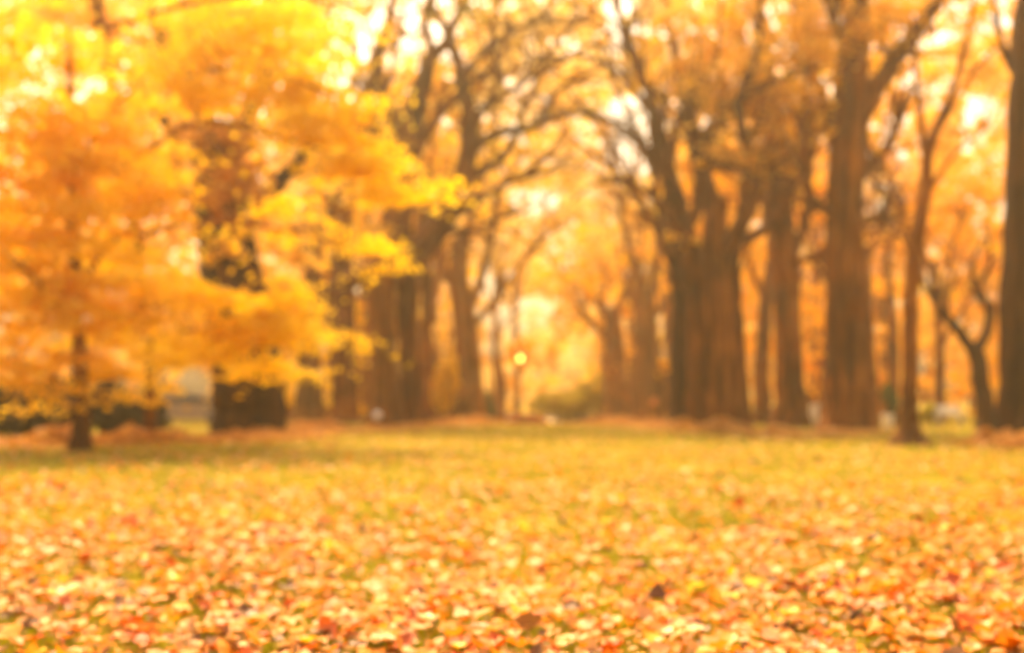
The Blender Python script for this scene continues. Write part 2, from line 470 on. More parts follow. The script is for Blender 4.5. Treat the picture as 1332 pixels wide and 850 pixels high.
tree('elm_tree', 'dark brown elm trunk left of the limb-spreading elm', 'tree', 56,
     [(449, 545, 36), (448, 480, 32), (446, 380, 30), (444, 300, 30), (455, 200, 24), (470, 120, 18)],
     [[(444, 320, 16), (420, 230, 12, 1), (385, 150, 8, 2), (370, 60, 5, 2)], [(455, 210, 14), (500, 120, 10, 2), (520, 40, 7, 2), (540, -50, 4, 2)]],
     [(420, 90, 60, 40, 3, 2, 260, 'pale'), (470, 240, 40, 50, 3, 2, 200, 'golden'), (400, 280, 60, 60, 3, 3, 500, 'golden'), (470, -30, 110, 50, 4, 2, 800, 'golden')],
     'bark', leaf=.3, tw=(5, 3, .07, 1), group='elms lining the avenue')

tree('elm_tree', 'broad orange-brown elm with a great limb curving low to its left', 'tree', 46,
     [(503, 552, 44), (500, 500, 38), (497, 420, 36), (497, 350, 38), (512, 290, 40), (526, 220, 36), (520, 150, 30)],
     [[(536, 550, 32, 1.2), (533, 500, 24, 1.2), (528, 430, 22, 1.0), (528, 360, 26, .2), (520, 300, 24, 0), (500, 230, 16, .5), (480, 150, 10, 1), (490, 60, 6, 2)],
      [(530, 345, 34), (575, 285, 30, -1), (603, 230, 24, -1.5), (608, 150, 18, -1.5), (596, 80, 14, -1), (560, 0, 7, 0), (540, -60, 5, 0)],
      [(575, 285, 22, -1), (535, 332, 25, -2.0), (480, 354, 23, -4), (430, 378, 18, -6), (405, 386, 12, -7)],
      [(525, 190, 22), (545, 110, 16, 1), (580, 50, 12, 2), (620, -20, 8, 2)], [(520, 170, 22), (490, 100, 15, 1), (505, 30, 11, 2), (520, -50, 7, 2)],
      [(530, 200, 16), (560, 90, 11, 1), (555, 20, 8, 1), (570, -50, 5, 1)], [(520, 240, 14), (495, 170, 10, -1), (470, 110, 8, -1), (455, 30, 5, -1)], [(598, 240, 12, -1.5), (640, 215, 9, -1), (665, 190, 8, 0), (690, 120, 6, 0), (720, 60, 5, 0), (760, 20, 3, 0)],
      [(575, 285, 12, -1), (620, 262, 9, -1), (665, 235, 7, 0), (705, 225, 5, 1), (745, 200, 3, 2)], [(592, 110, 10, -1), (640, 60, 8, 0), (690, 30, 6, 1), (750, 25, 5, 2), (800, 45, 3, 3)],
      [(603, 160, 9, -1.5), (660, 120, 7, -1), (720, 85, 6, 0), (770, 60, 4, 1), (820, 70, 3, 2)], [(560, 300, 10, -1), (610, 300, 7, -1), (650, 285, 5, 0), (690, 270, 3, 1)],
      [(604, 200, 12, -1.5), (650, 175, 10, -1), (700, 160, 8, 0), (730, 115, 6, 1), (790, 85, 4, 2)], [(528, 230, 16), (555, 170, 12, -1), (600, 120, 9, -2), (650, 80, 6, -2), (660, 20, 4, -2)],
      [(515, 280, 16), (470, 215, 12, 1), (440, 150, 9, 2), (480, 80, 7, 2), (530, 40, 4, 2)], [(606, 180, 9, -1.5), (645, 110, 7, -1), (640, 40, 5, 0), (655, -30, 3, 0)]],
     [(500, 70, 45, 55, 2, 2, 160, 'golden'), (560, 200, 60, 60, 3, 3, 500, 'golden'), (660, 60, 70, 60, 4, 5, 420, 'pale'), (620, -20, 130, 40, 4, 0, 1100, 'olive'), (400, 10, 90, 60, 3, 8, 1500, 'golden'), (700, 50, 90, 60, 4, 4, 1000, 'pale'), (760, 10, 60, 40, 4, 4, 500, 'golden'), (660, 130, 80, 50, 4, 6, 420, 'pale'), (580, 110, 60, 40, 3, 4, 360, 'golden'),
      (500, 295, 50, 20, 1.2, -1, 120, 'golden')],
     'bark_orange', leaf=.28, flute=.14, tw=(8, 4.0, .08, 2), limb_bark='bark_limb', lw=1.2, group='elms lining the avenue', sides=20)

tree('young_tree', 'thin straight dark trunk close against the right side of the broad elm', 'tree', 50,
     [(553, 548, 17), (553, 470, 15), (555, 380, 14), (553, 300, 12), (560, 200, 9), (575, 100, 6)],
     [[(554, 330, 8), (575, 260, 6, 1), (590, 190, 4, 2)], [(555, 280, 7), (535, 200, 5, 1), (525, 130, 3, 1)]], [(560, 150, 40, 60, 2, 1, 120, 'golden')],
     'bark', leaf=.26, tw=(4, 2.4, .05, 1))

tree('elm_tree', 'pale hazy elm beside the bright yellow shrub, right of the thin dark trunk', 'tree', 70,
     [(610, 545, 46), (609, 480, 38), (604, 420, 32), (598, 370, 28), (600, 310, 20)],
     [[(600, 400, 16), (575, 340, 11, 1), (566, 260, 8, 1), (570, 170, 5, 1)], [(604, 420, 15), (632, 340, 11, 1), (650, 250, 8, 2), (690, 190, 5, 2)],
      [(600, 350, 14), (615, 270, 9, -2), (640, 190, 6, -3), (650, 110, 4, -3)], [(606, 430, 12), (645, 390, 8, 0), (690, 330, 6, 1), (740, 280, 4, 2)]],
     [(640, 330, 50, 60, 4, 2, 260, 'pale'), (600, 250, 50, 60, 4, 2, 260, 'golden'), (690, 230, 70, 60, 4, 4, 300, 'pale')],
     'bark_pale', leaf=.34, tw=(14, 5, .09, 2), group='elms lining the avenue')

tree('elm_tree', 'small orange-tinted trunk just left of the dark brown elm, under the maple sprays', 'tree', 60,
     [(402, 545, 40), (402, 500, 34), (404, 430, 30), (408, 350, 24), (400, 250, 18)],
     [[(406, 370, 14), (380, 290, 10, 1), (350, 220, 6, 1)], [(406, 350, 12), (430, 270, 8, 1), (450, 190, 5, 1)]],
     [(400, 330, 70, 60, 3, 3, 500, 'golden')], 'bark_pale', leaf=.3, tw=(5, 3, .06, 1), group='elms lining the avenue')

for px_, D_, w_, lb in ((474, 76, 16, 'thin hazy trunk in the gap between the dark brown elm and the broad elm'), (540, 66, 18, 'thin brown trunk partly behind the right edge of the broad elm'),
                        (786, 112, 15, 'faint slender trunk at the far end of the avenue, left of the faint far elm'), (566, 88, 14, 'faint slender trunk behind the vivid yellow shrub'),
                        (432, 84, 16, 'faint narrow trunk close left of the dark brown elm'), (832, 88, 15, 'faint slender trunk between the faint far elm and the hazy forked elm'),
                        (1062, 84, 18, 'faint trunk in the gap between the straight mid-brown elm and the tallest one'), (1150, 80, 15, 'faint trunk behind the upright dark green bush'), (646, 104, 10, 'very thin faint trunk right of the small dark green bush'), (672, 122, 9, 'very thin pale trunk at the left end of the far parked cars'),
                        (820, 104, 9, 'very thin pale trunk close right of the faint far elm'), (870, 96, 13, 'faint trunk behind the hazy forked elm, close to the thick fluted elm')):
    b_ = HOR + FPX * 1.1 / D_
    tree('young_tree', lb, 'tree', D_, [(px_, b_, w_ * 1.2), (px_ + 1, 470, w_), (px_ - 2, 400, w_ * .85), (px_ + 2, 330, w_ * .65), (px_ + 6, 250, w_ * .4)],
         [[(px_, 420, w_ * .5), (px_ - 22, 350, w_ * .35, 1), (px_ - 34, 270, w_ * .2, 2)], [(px_, 390, w_ * .5), (px_ + 20, 320, w_ * .35, 1), (px_ + 44, 240, w_ * .2, 2)],
          [(px_ + 1, 350, w_ * .4), (px_ - 8, 270, w_ * .3, 0), (px_ - 4, 190, w_ * .2, 0)]],
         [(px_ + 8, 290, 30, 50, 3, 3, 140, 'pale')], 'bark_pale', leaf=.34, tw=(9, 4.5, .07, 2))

# --- right side ------------------------------------------------------
tree('elm_tree', 'thickest fluted dark brown elm right of the avenue, limbs arching over the lawn', 'tree', 40,
     [(944, 562, 50), (942, 500, 42), (938, 430, 38), (932, 370, 36), (930, 310, 34), (934, 260, 26)],
     [[(912, 558, 44, .3), (911, 500, 36, .3), (910, 430, 33, .3), (908, 370, 32, .2), (892, 305, 26, 0), (872, 230, 20, 1), (852, 150, 16, 2), (825, 70, 11, 3), (795, -10, 7, 3)],
      [(966, 556, 26, .5), (960, 480, 22, .4), (956, 400, 20, .3), (950, 340, 20, 0), (962, 280, 14, 0), (975, 200, 9, 0), (1000, 120, 6, 1)],
      [(932, 330, 28), (928, 270, 24, 1), (905, 190, 20, 1), (890, 110, 14, 2), (870, 30, 10, 2), (850, -50, 6, 2)],
      [(935, 340, 28), (965, 290, 20, -1), (985, 225, 15, -1), (960, 150, 12, -1), (985, 60, 8, -1), (990, -40, 5, -1)],
      [(852, 150, 10, 2), (810, 100, 8, 2), (760, 75, 6, 3), (715, 75, 5, 4), (670, 95, 3, 5)], [(872, 230, 10, 1), (820, 175, 8, 1), (775, 150, 6, 2), (735, 150, 5, 2), (700, 170, 3, 3)],
      [(885, 290, 10), (845, 250, 8, -1), (810, 235, 6, -1), (775, 240, 4, -1), (745, 262, 3, 0)],
      [(880, 270, 13), (850, 190, 10, -1), (845, 120, 8, -1), (812, 50, 6, -1), (805, -30, 4, -1)], [(868, 240, 11), (885, 150, 9, 0), (930, 80, 7, 0), (940, 0, 5, 0)], [(900, 290, 14), (915, 220, 11, -.5), (930, 160, 9, -.5), (1000, 110, 6, -.5), (1080, 90, 4, -.5)],
      [(895, 310, 14), (870, 330, 10, -1), (845, 280, 8, -1), (800, 225, 6, -1), (760, 190, 4, 0)],
      [(872, 230, 10), (840, 200, 7, 1), (800, 110, 5, 2), (770, 40, 3, 2)], [(940, 320, 18), (990, 300, 14, 1), (1030, 250, 10, 2), (1060, 190, 6, 2)],
      [(905, 200, 12), (940, 215, 12, -1), (985, 225, 10, -1), (1030, 215, 7, -1)]],
     [(905, 60, 80, 70, 2.4, 1, 1500, 'golden'), (960, 130, 80, 60, 2.4, 0, 1700, 'golden'), (880, 20, 70, 40, 2.4, 2, 400, 'pale'), (990, 200, 60, 36, 2, -1, 700, 'golden'),
      (950, 210, 70, 24, 1.6, -1, 500, 'golden'), (1000, 60, 90, 70, 3, 1, 700, 'orange'), (880, 310, 40, 20, 1.2, -1, 90, 'golden'), (1000, -30, 160, 60, 4, 1, 2200, 'golden')],
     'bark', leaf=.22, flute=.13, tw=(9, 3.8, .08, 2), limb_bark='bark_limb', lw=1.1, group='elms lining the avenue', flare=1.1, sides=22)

tree('elm_tree', 'dark narrow trunk touching the left side of the thick fluted elm', 'tree', 41.5,
     [(884, 556, 28), (883, 480, 24), (884, 400, 22), (880, 320, 20), (868, 240, 14)],
     [[(886, 380, 12), (862, 310, 9, 1), (852, 240, 7, 1), (820, 150, 4, 2)], [(882, 340, 10), (905, 260, 7, 1), (900, 190, 4, 1)]],
     [], 'bark_dark', leaf=.26, tw=(6, 3, .05, 1), group='elms lining the avenue')

tree('elm_tree', 'hazy slender elm forking into a V left of the thick fluted elm', 'tree', 66,
     [(858, 548, 34), (850, 480, 26), (845, 420, 22), (842, 380, 20)],
     [[(843, 400, 14), (820, 330, 10, 0), (805, 260, 7, 1), (795, 190, 4, 2)], [(842, 400, 13), (858, 330, 10, 0), (862, 270, 7, 1), (845, 190, 4, 2)],
      [(845, 420, 10), (880, 370, 8, 1), (895, 310, 5, 1)]],
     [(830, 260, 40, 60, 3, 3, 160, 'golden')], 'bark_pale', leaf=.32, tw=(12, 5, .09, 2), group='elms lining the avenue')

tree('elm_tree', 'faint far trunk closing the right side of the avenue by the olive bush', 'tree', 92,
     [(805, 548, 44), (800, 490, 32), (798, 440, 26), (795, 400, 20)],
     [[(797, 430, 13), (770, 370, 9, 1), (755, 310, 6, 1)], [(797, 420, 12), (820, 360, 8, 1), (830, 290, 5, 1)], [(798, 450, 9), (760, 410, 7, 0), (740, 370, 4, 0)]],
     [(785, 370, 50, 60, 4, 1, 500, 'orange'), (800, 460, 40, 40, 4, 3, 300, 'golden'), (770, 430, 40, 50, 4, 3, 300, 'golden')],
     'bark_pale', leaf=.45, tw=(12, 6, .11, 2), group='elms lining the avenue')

tree('elm_tree', 'straight mid-brown trunk between the thick fluted elm and the tallest trunk', 'tree', 44,
     [(1028, 556, 46), (1027, 500, 38), (1024, 420, 34), (1020, 340, 34), (1014, 260, 34), (1006, 170, 30), (995, 80, 22), (985, -20, 14)],
     [[(1018, 350, 16), (1045, 300, 13, 0), (1052, 240, 12, 0), (1048, 150, 9, 0), (1060, 60, 6, 0)], [(1006, 190, 16), (975, 120, 12, -1), (960, 40, 8, -1), (950, -40, 5, -1)],
      [(1024, 345, 10), (1050, 338, 9, -.5), (1075, 325, 8, -.5)], [(1000, 140, 13), (1040, 80, 9, 1), (1060, 0, 6, 1)]],
     [(1030, 60, 90, 70, 3, 0, 800, 'golden'), (1040, 160, 60, 50, 2.4, 1, 500, 'orange'), (1000, 180, 30, 30, 1, -1.2, 120, 'orange')],
     'bark', leaf=.22, tw=(13, 3.6, .09, 2), group='elms lining the avenue')

tree('elm_tree', 'reddish slim trunk standing between the thick fluted elm and the straight one', 'tree', 52,
     [(991, 555, 24), (990, 480, 20), (996, 400, 18), (1004, 320, 14), (990, 250, 9)],
     [[(996, 400, 9), (975, 340, 7, 1), (965, 280, 4, 1)], [(1000, 350, 8), (1015, 280, 6, 1), (1035, 220, 3, 1)]],
     [(985, 350, 30, 30, 2, 2, 120, 'orange')], 'bark_red', leaf=.26, tw=(5, 2.6, .05, 1))

tree('elm_tree', 'tallest and widest trunk on the right, straight and brown, limb reaching up right', 'tree', 38,
     [(1102, 562, 68), (1099, 500, 60), (1098, 420, 54), (1098, 340, 50), (1098, 260, 48), (1102, 180, 46), (1108, 110, 44), (1112, 30, 34), (1115, -60, 24)],
     [[(1108, 170, 30), (1140, 110, 24, 0), (1180, 60, 20, 0), (1215, 10, 14, 0), (1240, -50, 10, 0)], [(1098, 240, 16), (1135, 215, 13, 1), (1165, 170, 10, 1), (1185, 110, 6, 1)],
      [(1100, 210, 18), (1070, 130, 14, 1), (1040, 60, 10, 1), (1030, -30, 7, 1)], [(1095, 290, 12), (1060, 260, 10, -1), (1040, 200, 8, -1), (1050, 130, 5, -1)],
      [(1110, 90, 16), (1085, 30, 11, -1), (1060, -40, 7, -1)], [(1100, 295, 7), (1130, 290, 6, 0), (1165, 286, 4, 0)]],
     [(1050, 40, 90, 60, 2.4, 0, 1700, 'golden'), (1070, 130, 50, 60, 1.6, -1, 380, 'orange'), (1130, 40, 90, 60, 2.4, 1, 900, 'orange'), (1170, -20, 150, 50, 3, 0, 1600, 'golden'),
      (1140, 180, 30, 24, 1.4, 1, 60, 'orange')],
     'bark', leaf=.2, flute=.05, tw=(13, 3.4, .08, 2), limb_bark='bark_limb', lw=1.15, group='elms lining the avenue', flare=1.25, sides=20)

tree('elm_tree', 'narrow dark trunk peeping out behind the right side of the tallest trunk', 'tree', 50,
     [(1134, 552, 18), (1132, 480, 15), (1128, 400, 14), (1125, 320, 10)], [[(1126, 360, 7), (1140, 300, 5, 1), (1160, 240, 3, 1)]], [(1130, 400, 12, 30, .6, -1, 60, 'russet')],
     'bark', leaf=.24, tw=(4, 2.4, .04, 1))

tree('young_tree', 'slim red-brown tree with flared base and bare forking crown, standing forward at right', 'tree', 26.5,
     [(1182, 580, 26), (1183, 520, 22), (1184, 440, 20), (1186, 370, 20), (1194, 300, 20), (1203, 250, 17), (1208, 200, 15), (1216, 170, 13)],
     [[(1206, 215, 11), (1196, 150, 8), (1192, 90, 6), (1186, 20, 3)], [(1214, 180, 11), (1240, 120, 9), (1252, 70, 7), (1268, 0, 5), (1275, -50, 3)],
      [(1212, 190, 8), (1238, 140, 6, .5), (1270, 90, 5, .5), (1310, 50, 3, .5), (1340, 30, 2, .5)], [(1200, 260, 8), (1240, 200, 5, -.5), (1280, 170, 3, -.5), (1305, 130, 2, -.5)],
      [(1190, 330, 6), (1165, 260, 4, .4), (1150, 200, 3, .4), (1160, 130, 2, .4)], [(1192, 400, 4), (1187, 350, 5), (1178, 320, 3, -.5), (1150, 270, 2, -.5)]],
     [(1280, 30, 60, 30, 1.4, 1, 160, 'orange')], 'bark_red', leaf=.12, tw=(7, 1.5, .02, 2), flare=2.9)

tree('forked_tree', 'small blackish tree forking low into two twisted limbs beside the right edge trunk', 'tree', 40,
     [(1283, 552, 26), (1277, 500, 22), (1270, 462, 22), (1266, 448, 20)],
     [[(1268, 458, 16), (1245, 430, 13), (1225, 405, 10), (1208, 378, 7), (1190, 350, 4)], [(1268, 458, 16), (1284, 430, 13), (1288, 400, 12), (1272, 385, 9), (1262, 350, 6), (1280, 310, 4)],
      [(1288, 405, 9), (1275, 370, 8, .5), (1290, 340, 5, .5), (1280, 290, 3, .5)], [(1232, 412, 7), (1235, 380, 5, .4), (1250, 350, 3, .4)]],
     [(1275, 375, 12, 10, .4, 0, 60, 'russet')], 'bark_dark', leaf=.16, tw=(7, 1.4, .04, 2), flare=1.3)

tree('young_tree', 'thin grey-brown tree between the slim red-brown tree and the blackish forked one', 'tree', 52,
     [(1222, 550, 16), (1222, 500, 13), (1222, 450, 12), (1220, 400, 10), (1214, 340, 7)],
     [[(1222, 455, 8), (1240, 420, 6, .5), (1262, 390, 4, .5)], [(1220, 400, 7), (1205, 340, 5), (1198, 290, 3)], [(1220, 390, 6), (1238, 330, 4), (1250, 270, 3)]],
     [(1220, 360, 30, 50, 1.5, 1, 60, 'orange')], 'bark', leaf=.24, tw=(6, 2.4, .04, 2))

tree('large_tree', 'big dark trunk cut by the right edge of the picture', 'tree', 29,
     [(1330, 580, 62), (1328, 500, 54), (1326, 400, 50), (1328, 300, 48), (1331, 180, 44), (1336, 60, 38), (1340, -60, 30)],
     [[(1332, 200, 16), (1380, 120, 12), (1420, 20, 8)], [(1334, 120, 14), (1300, 50, 9, 1), (1290, -30, 6, 1)]],
     [(1400, 40, 90, 90, 2.2, 0, 1200, 'orange')], 'bark_dark', leaf=.16, tw=(6, 2, .03, 2), flute=.05, flare=1.25, sides=20)

# ------------------------------------------------------------------ far woodland: one mass
def woodland():
    # openings where the sky comes through, ragged at the rim: (px, py, rx, ry)
    gaps = [(828, 190, 42, 52), (812, 150, 26, 36), (806, 20, 24, 44), (445, 110, 30, 40), (468, 60, 20, 36), (490, 30, 14, 22), (1276, 140, 24, 16), (1262, 150, 12, 16), (1250, 5, 28, 10), (1310, 30, 12, 10),
            (695, 262, 40, 22), (412, 345, 10, 12), (640, 382, 16, 8), (462, 382, 10, 12), (170, 62, 14, 10), (395, 262, 12, 12)]
    Vs = []; Fs = []; mi = []; off = 0; names = ['golden', 'orange', 'yellow', 'pale', 'olive']
    specs = []
    for i in range(1150):
        D = rng.uniform(62, 125); x = rng.uniform(-.62, .62) * D
        px = CX + x / D * FPX
        av = 1.0 - math.exp(-((px - 725) / 75.0) ** 2)
        z = 1 + rng.random() ** .8 * 29
        if 545 < px < 905 and z < 11 and D < 108: continue
        if av < .5 and z < 8 + (D - 60) * .02 and D < 110: continue
        specs.append((x, D, z, rng.uniform(2.4, 4.2), rng.uniform(1.7, 3.2), px))
    for i in range(280):       # the wood closing the vista
        D = rng.uniform(125, 170); x = rng.uniform(-35, 40)
        specs.append((x, D, -1 + rng.random() * 37, 4.5, 3.6, CX + x / D * FPX))
    for (x, D, z, rx, rz, px) in specs:
        n = 300
        pts = blob_points((x, D, z), (rx, rx, rz), n, .5)
        ppx = CX + pts[:, 0] / pts[:, 1] * FPX; ppy = HOR - (pts[:, 2] - CAM_H) / pts[:, 1] * FPX
        keep = pts[:, 2] > -1.8
        for (a, b, ra, rb) in gaps:
            q = ((ppx - a) / ra) ** 2 + ((ppy - b) / rb) ** 2
            keep &= q > (.55 + .9 * rng.random(len(q)) ** 2 - .9 * (rng.random(len(q)) < .03))
        # the canopy is thin and half bare over the open middle of the avenue
        q = ((ppx - 705) / 105) ** 2 + ((ppy - 235) / 150) ** 2
        keep &= rng.random(len(q)) > (.66 if D < 124 else .10) * np.clip(1.4 - q, 0, 1)
        pts = pts[keep]
        V, F = tree_leaves(pts, .42 + .12 * (D > 110))
        if D > 124: k = rng.choice(5, p=[.05, 0, .37, .56, .02])  # far wood: paler, yellower leaf mix paints in the distant glow
        elif px > 900: k = rng.choice(5, p=[.40, .42, .10, .08, 0])
        elif px > 560: k = rng.choice(5, p=[.30, .04, .26, .36, .04])
        else: k = rng.choice(5, p=[.38, .17, .26, .12, .07])
        Vs.append(V); Fs.append(F + off); off += len(V); mi += [int(k)] * len(F)
    V = np.concatenate(Vs); F = np.concatenate(Fs)
    # slim stems standing in the wood
    tb = MB()
    for i in range(70):
        D = rng.uniform(64, 118); x = rng.uniform(-.55, .55) * D
        if abs(CX + x / D * FPX - 730) < 70: continue
        g = float(ground_z(x, D)); r = rng.uniform(.12, .38); h = rng.uniform(9, 18)
        pts = [[x + rng.normal() * .25 * k, D, g - .2 + h * k / 5] for k in range(6)]
        tb.tube(pts, [r * (1.15 - .18 * k) for k in range(6)], 7)
    sv = np.concatenate(tb.v); sf = [f for f in tb.f if len(f) == 4]
    sf = np.array(sf); st = np.concatenate([sf[:, [0, 1, 2]], sf[:, [0, 2, 3]]]) + off
    V = np.concatenate([V, sv]); F = np.concatenate([F, st]); mi += [5] * len(st)
    o = link('distant_woodland', new_mesh('distant_woodland', V, F, [M[n] for n in names] + [M['bark']], mi))
    tag(o, 'blurred mass of golden and orange woodland closing the view behind the avenue', 'woodland', kind='stuff')
woodland()

# ------------------------------------------------------------------ shrubs and hedges
def shrub(name, label, D, blobs, mat, leaf=.2, stem='bark_dark', cat='shrub', group=None):
    bx = np.mean([P(b[0], 0, D)[0] for b in blobs]); base = np.array([bx, D, float(ground_z(bx, D))])
    root = empty(name, base, label, cat, group)
    pts = np.concatenate([blob_points(P(b[0], b[1], D + b[5]), (b[2] / FPX * D, b[4], b[3] / FPX * D), b[6]) for b in blobs])
    pts = pts[pts[:, 2] > base[2] + .02]
    V, F = tree_leaves(pts, leaf)
    link('foliage', new_mesh('foliage', V - base, F, [M[mat]]), root)
    for b in blobs:
        for k in range(3):
            mb = MB()
            t = P(b[0] + random.uniform(-.5, .5) * b[2], b[1], D + b[5]); g = float(ground_z(t[0], t[1]))
            s = np.array([t[0] * .85 + P(b[0], 0, D)[0] * .15, t[1], g - .1])
            m_ = (s + t) / 2 + rng.normal(size=3) * .06
            mb.tube([s, m_, t], [.05, .035, .015], 6)
            mb.build('stem', M[stem], root, off=base)
    return root

shrub('hedge', 'blackish evergreen hedge at the left edge behind the slim orange tree', 33,
      [(10, 534, 55, 38, .9, 0, 5200), (75, 530, 42, 40, .9, 0, 4600), (-50, 535, 60, 38, .9, 0, 3600)], 'dark', .14, cat='hedge')
shrub('evergreen_bush', 'dark evergreen bush just right of the slim orange tree', 34, [(143, 532, 24, 40, .9, 0, 3800), (176, 540, 30, 32, .8, 0, 3200)], 'dark', .14)
shrub('evergreen_bush', 'dark evergreen bush around the foot of the yellow maple stem', 36, [(204, 540, 16, 30, .7, 0, 1600), (190, 550, 14, 18, .6, 0, 700)], 'dark', .14)
shrub('yellow_shrub', 'vivid yellow shrub glowing between the thin dark trunk and the pale hazy elm', 62, [(580, 490, 17, 42, 1.3, 0, 1100), (572, 515, 18, 22, 1.2, 0, 500)], 'yellow', .3)
shrub('olive_bush', 'broad olive-green bush at the far end of the avenue', 98, [(735, 526, 46, 16, 2, 0, 2600), (768, 512, 26, 22, 2, 0, 1500)], 'olive', .38)
shrub('hedge', 'low russet hedge closing the far end of the avenue behind the parked cars', 120, [(660, 546, 40, 9, 1.2, 0, 1300), (730, 546, 40, 8, 1.2, 0, 1300), (800, 544, 40, 10, 1.2, 0, 1300), (600, 544, 36, 10, 1.2, 0, 900)], 'russet', .4, cat='hedge')
shrub('green_bush', 'small dark green bush right of the pale hazy elm', 74, [(636, 525, 8, 18, .9, 0, 400)], 'green', .28)
shrub('green_bush', 'upright dark green bush behind the slim red-brown tree at right', 46, [(1160, 515, 11, 20, .6, 0, 600), (1166, 535, 9, 14, .5, 0, 300)], 'green', .16)
shrub('evergreen_bush', 'low grey-green bush between the slim red-brown tree and the white bench', 50, [(1205, 537, 12, 12, .8, 0, 500)], 'olive', .2)

# ------------------------------------------------------------------ leaf drifts along both edges of the lawn
def drift(name, label, path, mat_p, n, h):
    """path: [(px, py, half width m)] read on the ground"""
    rows = []
    for px, py, w in path:
        D = FPX * CAM_H / (py - HOR); x = (px - CX) / FPX * D
        rows.append([x, D, 0, w])
    S = spline(rows, .5)
    i = rng.integers(0, len(S) - 1, n); t = rng.random(n)[:, None]
    c = S[i] * (1 - t) + S[i + 1] * t
    a = rng.normal(size=(n, 2)) * .5
    x = c[:, 0] + a[:, 0] * c[:, 3] * .6; y = c[:, 1] + a[:, 1] * c[:, 3]
    # uneven heaps of different widths and heights along the path
    k = max(6, int(n / 420)); hi = rng.integers(0, len(S), k); hw = rng.uniform(.18, .75, k); hh = rng.uniform(.15, 1.0, k) ** 1.3
    hx = S[hi, 0] + rng.normal(size=k) * .5; hy = S[hi, 1] + rng.normal(size=k) * S[hi, 3] * .45
    bump = h * (.12 + np.max(hh[:, None] * np.exp(-((x - hx[:, None]) ** 2 + (y - hy[:, None]) ** 2) / hw[:, None] ** 2), 0))
    bump *= np.exp(-(a ** 2).sum(1) * .5)
    z = ground_z(x, y) + rng.random(n) * bump + .03
    V, F = tree_leaves(np.stack([x, y, z], 1), .15, tilt=.9)
    names = list(mat_p)
    mi = np.repeat(rng.choice(len(names), n, p=list(mat_p.values())), 2)
    o = link(name, new_mesh(name, V, F, [M[k] for k in names], mi))
    tag(o, label, 'fallen leaves', kind='stuff')
M['litter_orange'] = leaf_mat('litter_orange', [(0, (.42, .16, .03)), (.5, (.62, .28, .06)), (1, (.78, .42, .13))], .3, 1.0)
M['litter_pink'] = leaf_mat('litter_pink', [(0, (.46, .20, .06)), (.5, (.68, .36, .12)), (1, (.82, .52, .22))], .3, 1.0)
drift('leaf_drift', 'long drift of rusty orange leaves along the left edge of the lawn', [(-80, 584, 1.3), (60, 580, 1.3), (200, 575, 1.4), (330, 573, 1.3), (420, 564, 1.6), (540, 557, 1.9), (640, 551, 2.4)],
      {'litter_orange': .6, 'litter_pink': .3, 'golden': .1}, 34000, .48)
drift('leaf_drift', 'drift of pinkish leaves round the trunks along the right edge of the lawn', [(760, 549, 2.4), (860, 558, 1.7), (960, 565, 1.2), (1060, 568, 1.2), (1140, 563, 1.0)],
      {'litter_orange': .4, 'litter_pink': .5, 'golden': .1}, 20000, .55)
drift('leaf_drift', 'small heap of reddish leaves at the foot of the right edge trunk', [(1280, 578, 1.0), (1330, 582, 1.2), (1400, 586, 1.2)],
      {'litter_orange': .7, 'litter_pink': .3}, 6000, .5)

# ------------------------------------------------------------------ grass and fallen leaves
def grass(n, d0, d1, h, w, name, label):
    u = rng.random(n); D = d0 * (d1 / d0) ** u                     # denser near the camera
    x = rng.uniform(-.60, .60, n) * D
    a = rng.random(n) * 2 * np.pi; lean = rng.normal(size=(n, 2)) * .45
    hh = h * rng.uniform(.5, 1.3, n); s = np.sqrt(D / d0) * w
    b = np.stack([x, D, ground_z(x, D) - .01], 1)
    side = np.stack([np.cos(a), np.sin(a), 0 * a], 1) * s[:, None]
    mid = b + np.stack([lean[:, 0] * hh * .4, lean[:, 1] * hh * .4, hh * .6], 1)
    tip = b + np.stack([lean[:, 0] * hh, lean[:, 1] * hh, hh], 1)
    V = np.stack([b - side, b + side, mid + side * .7, mid - side * .7, tip], 1).reshape(-1, 3)
    k = np.arange(n)[:, None] * 5
    F = np.concatenate([k + [0, 1, 2], k + [0, 2, 3], k + [3, 2, 4]], 1).reshape(-1, 3)
    m = leaf_mat('grass_blades', [(0, (.13, .14, .012)), (.4, (.28, .27, .022)), (.75, (.46, .39, .033)), (1, (.60, .45, .06))], .35, .25)
    o = link(name, new_mesh(name, V, F, [m]))
    tag(o, label, 'grass', kind='stuff')
grass(230000, 3.2, 60, .075, .0035, 'grass', 'short yellow-green grass showing between the fallen leaves')

LM = [leaf_mat('fallen_cream', [(0, (.66, .30, .11)), (.5, (.80, .43, .18)), (1, (.92, .60, .32))], .3, 2.0),
      leaf_mat('fallen_tan', [(0, (.48, .20, .06)), (.5, (.68, .32, .12)), (1, (.82, .46, .21))], .3, 2.0),
      leaf_mat('fallen_orange', [(0, (.62, .16, .02)), (.5, (.82, .28, .04)), (1, (.90, .42, .10))], .35, 2.0),
      leaf_mat('fallen_red', [(0, (.36, .05, .012)), (.5, (.60, .11, .02)), (1, (.78, .22, .05))], .3, 2.0),
      leaf_mat('fallen_yellow', [(0, (.82, .40, .03)), (.5, (.90, .50, .06)), (1, (.92, .62, .14))], .4, 2.0),
      leaf_mat('fallen_brown', [(0, (.10, .04, .015)), (.5, (.22, .09, .03)), (1, (.34, .16, .06))], .15, 2.0)]

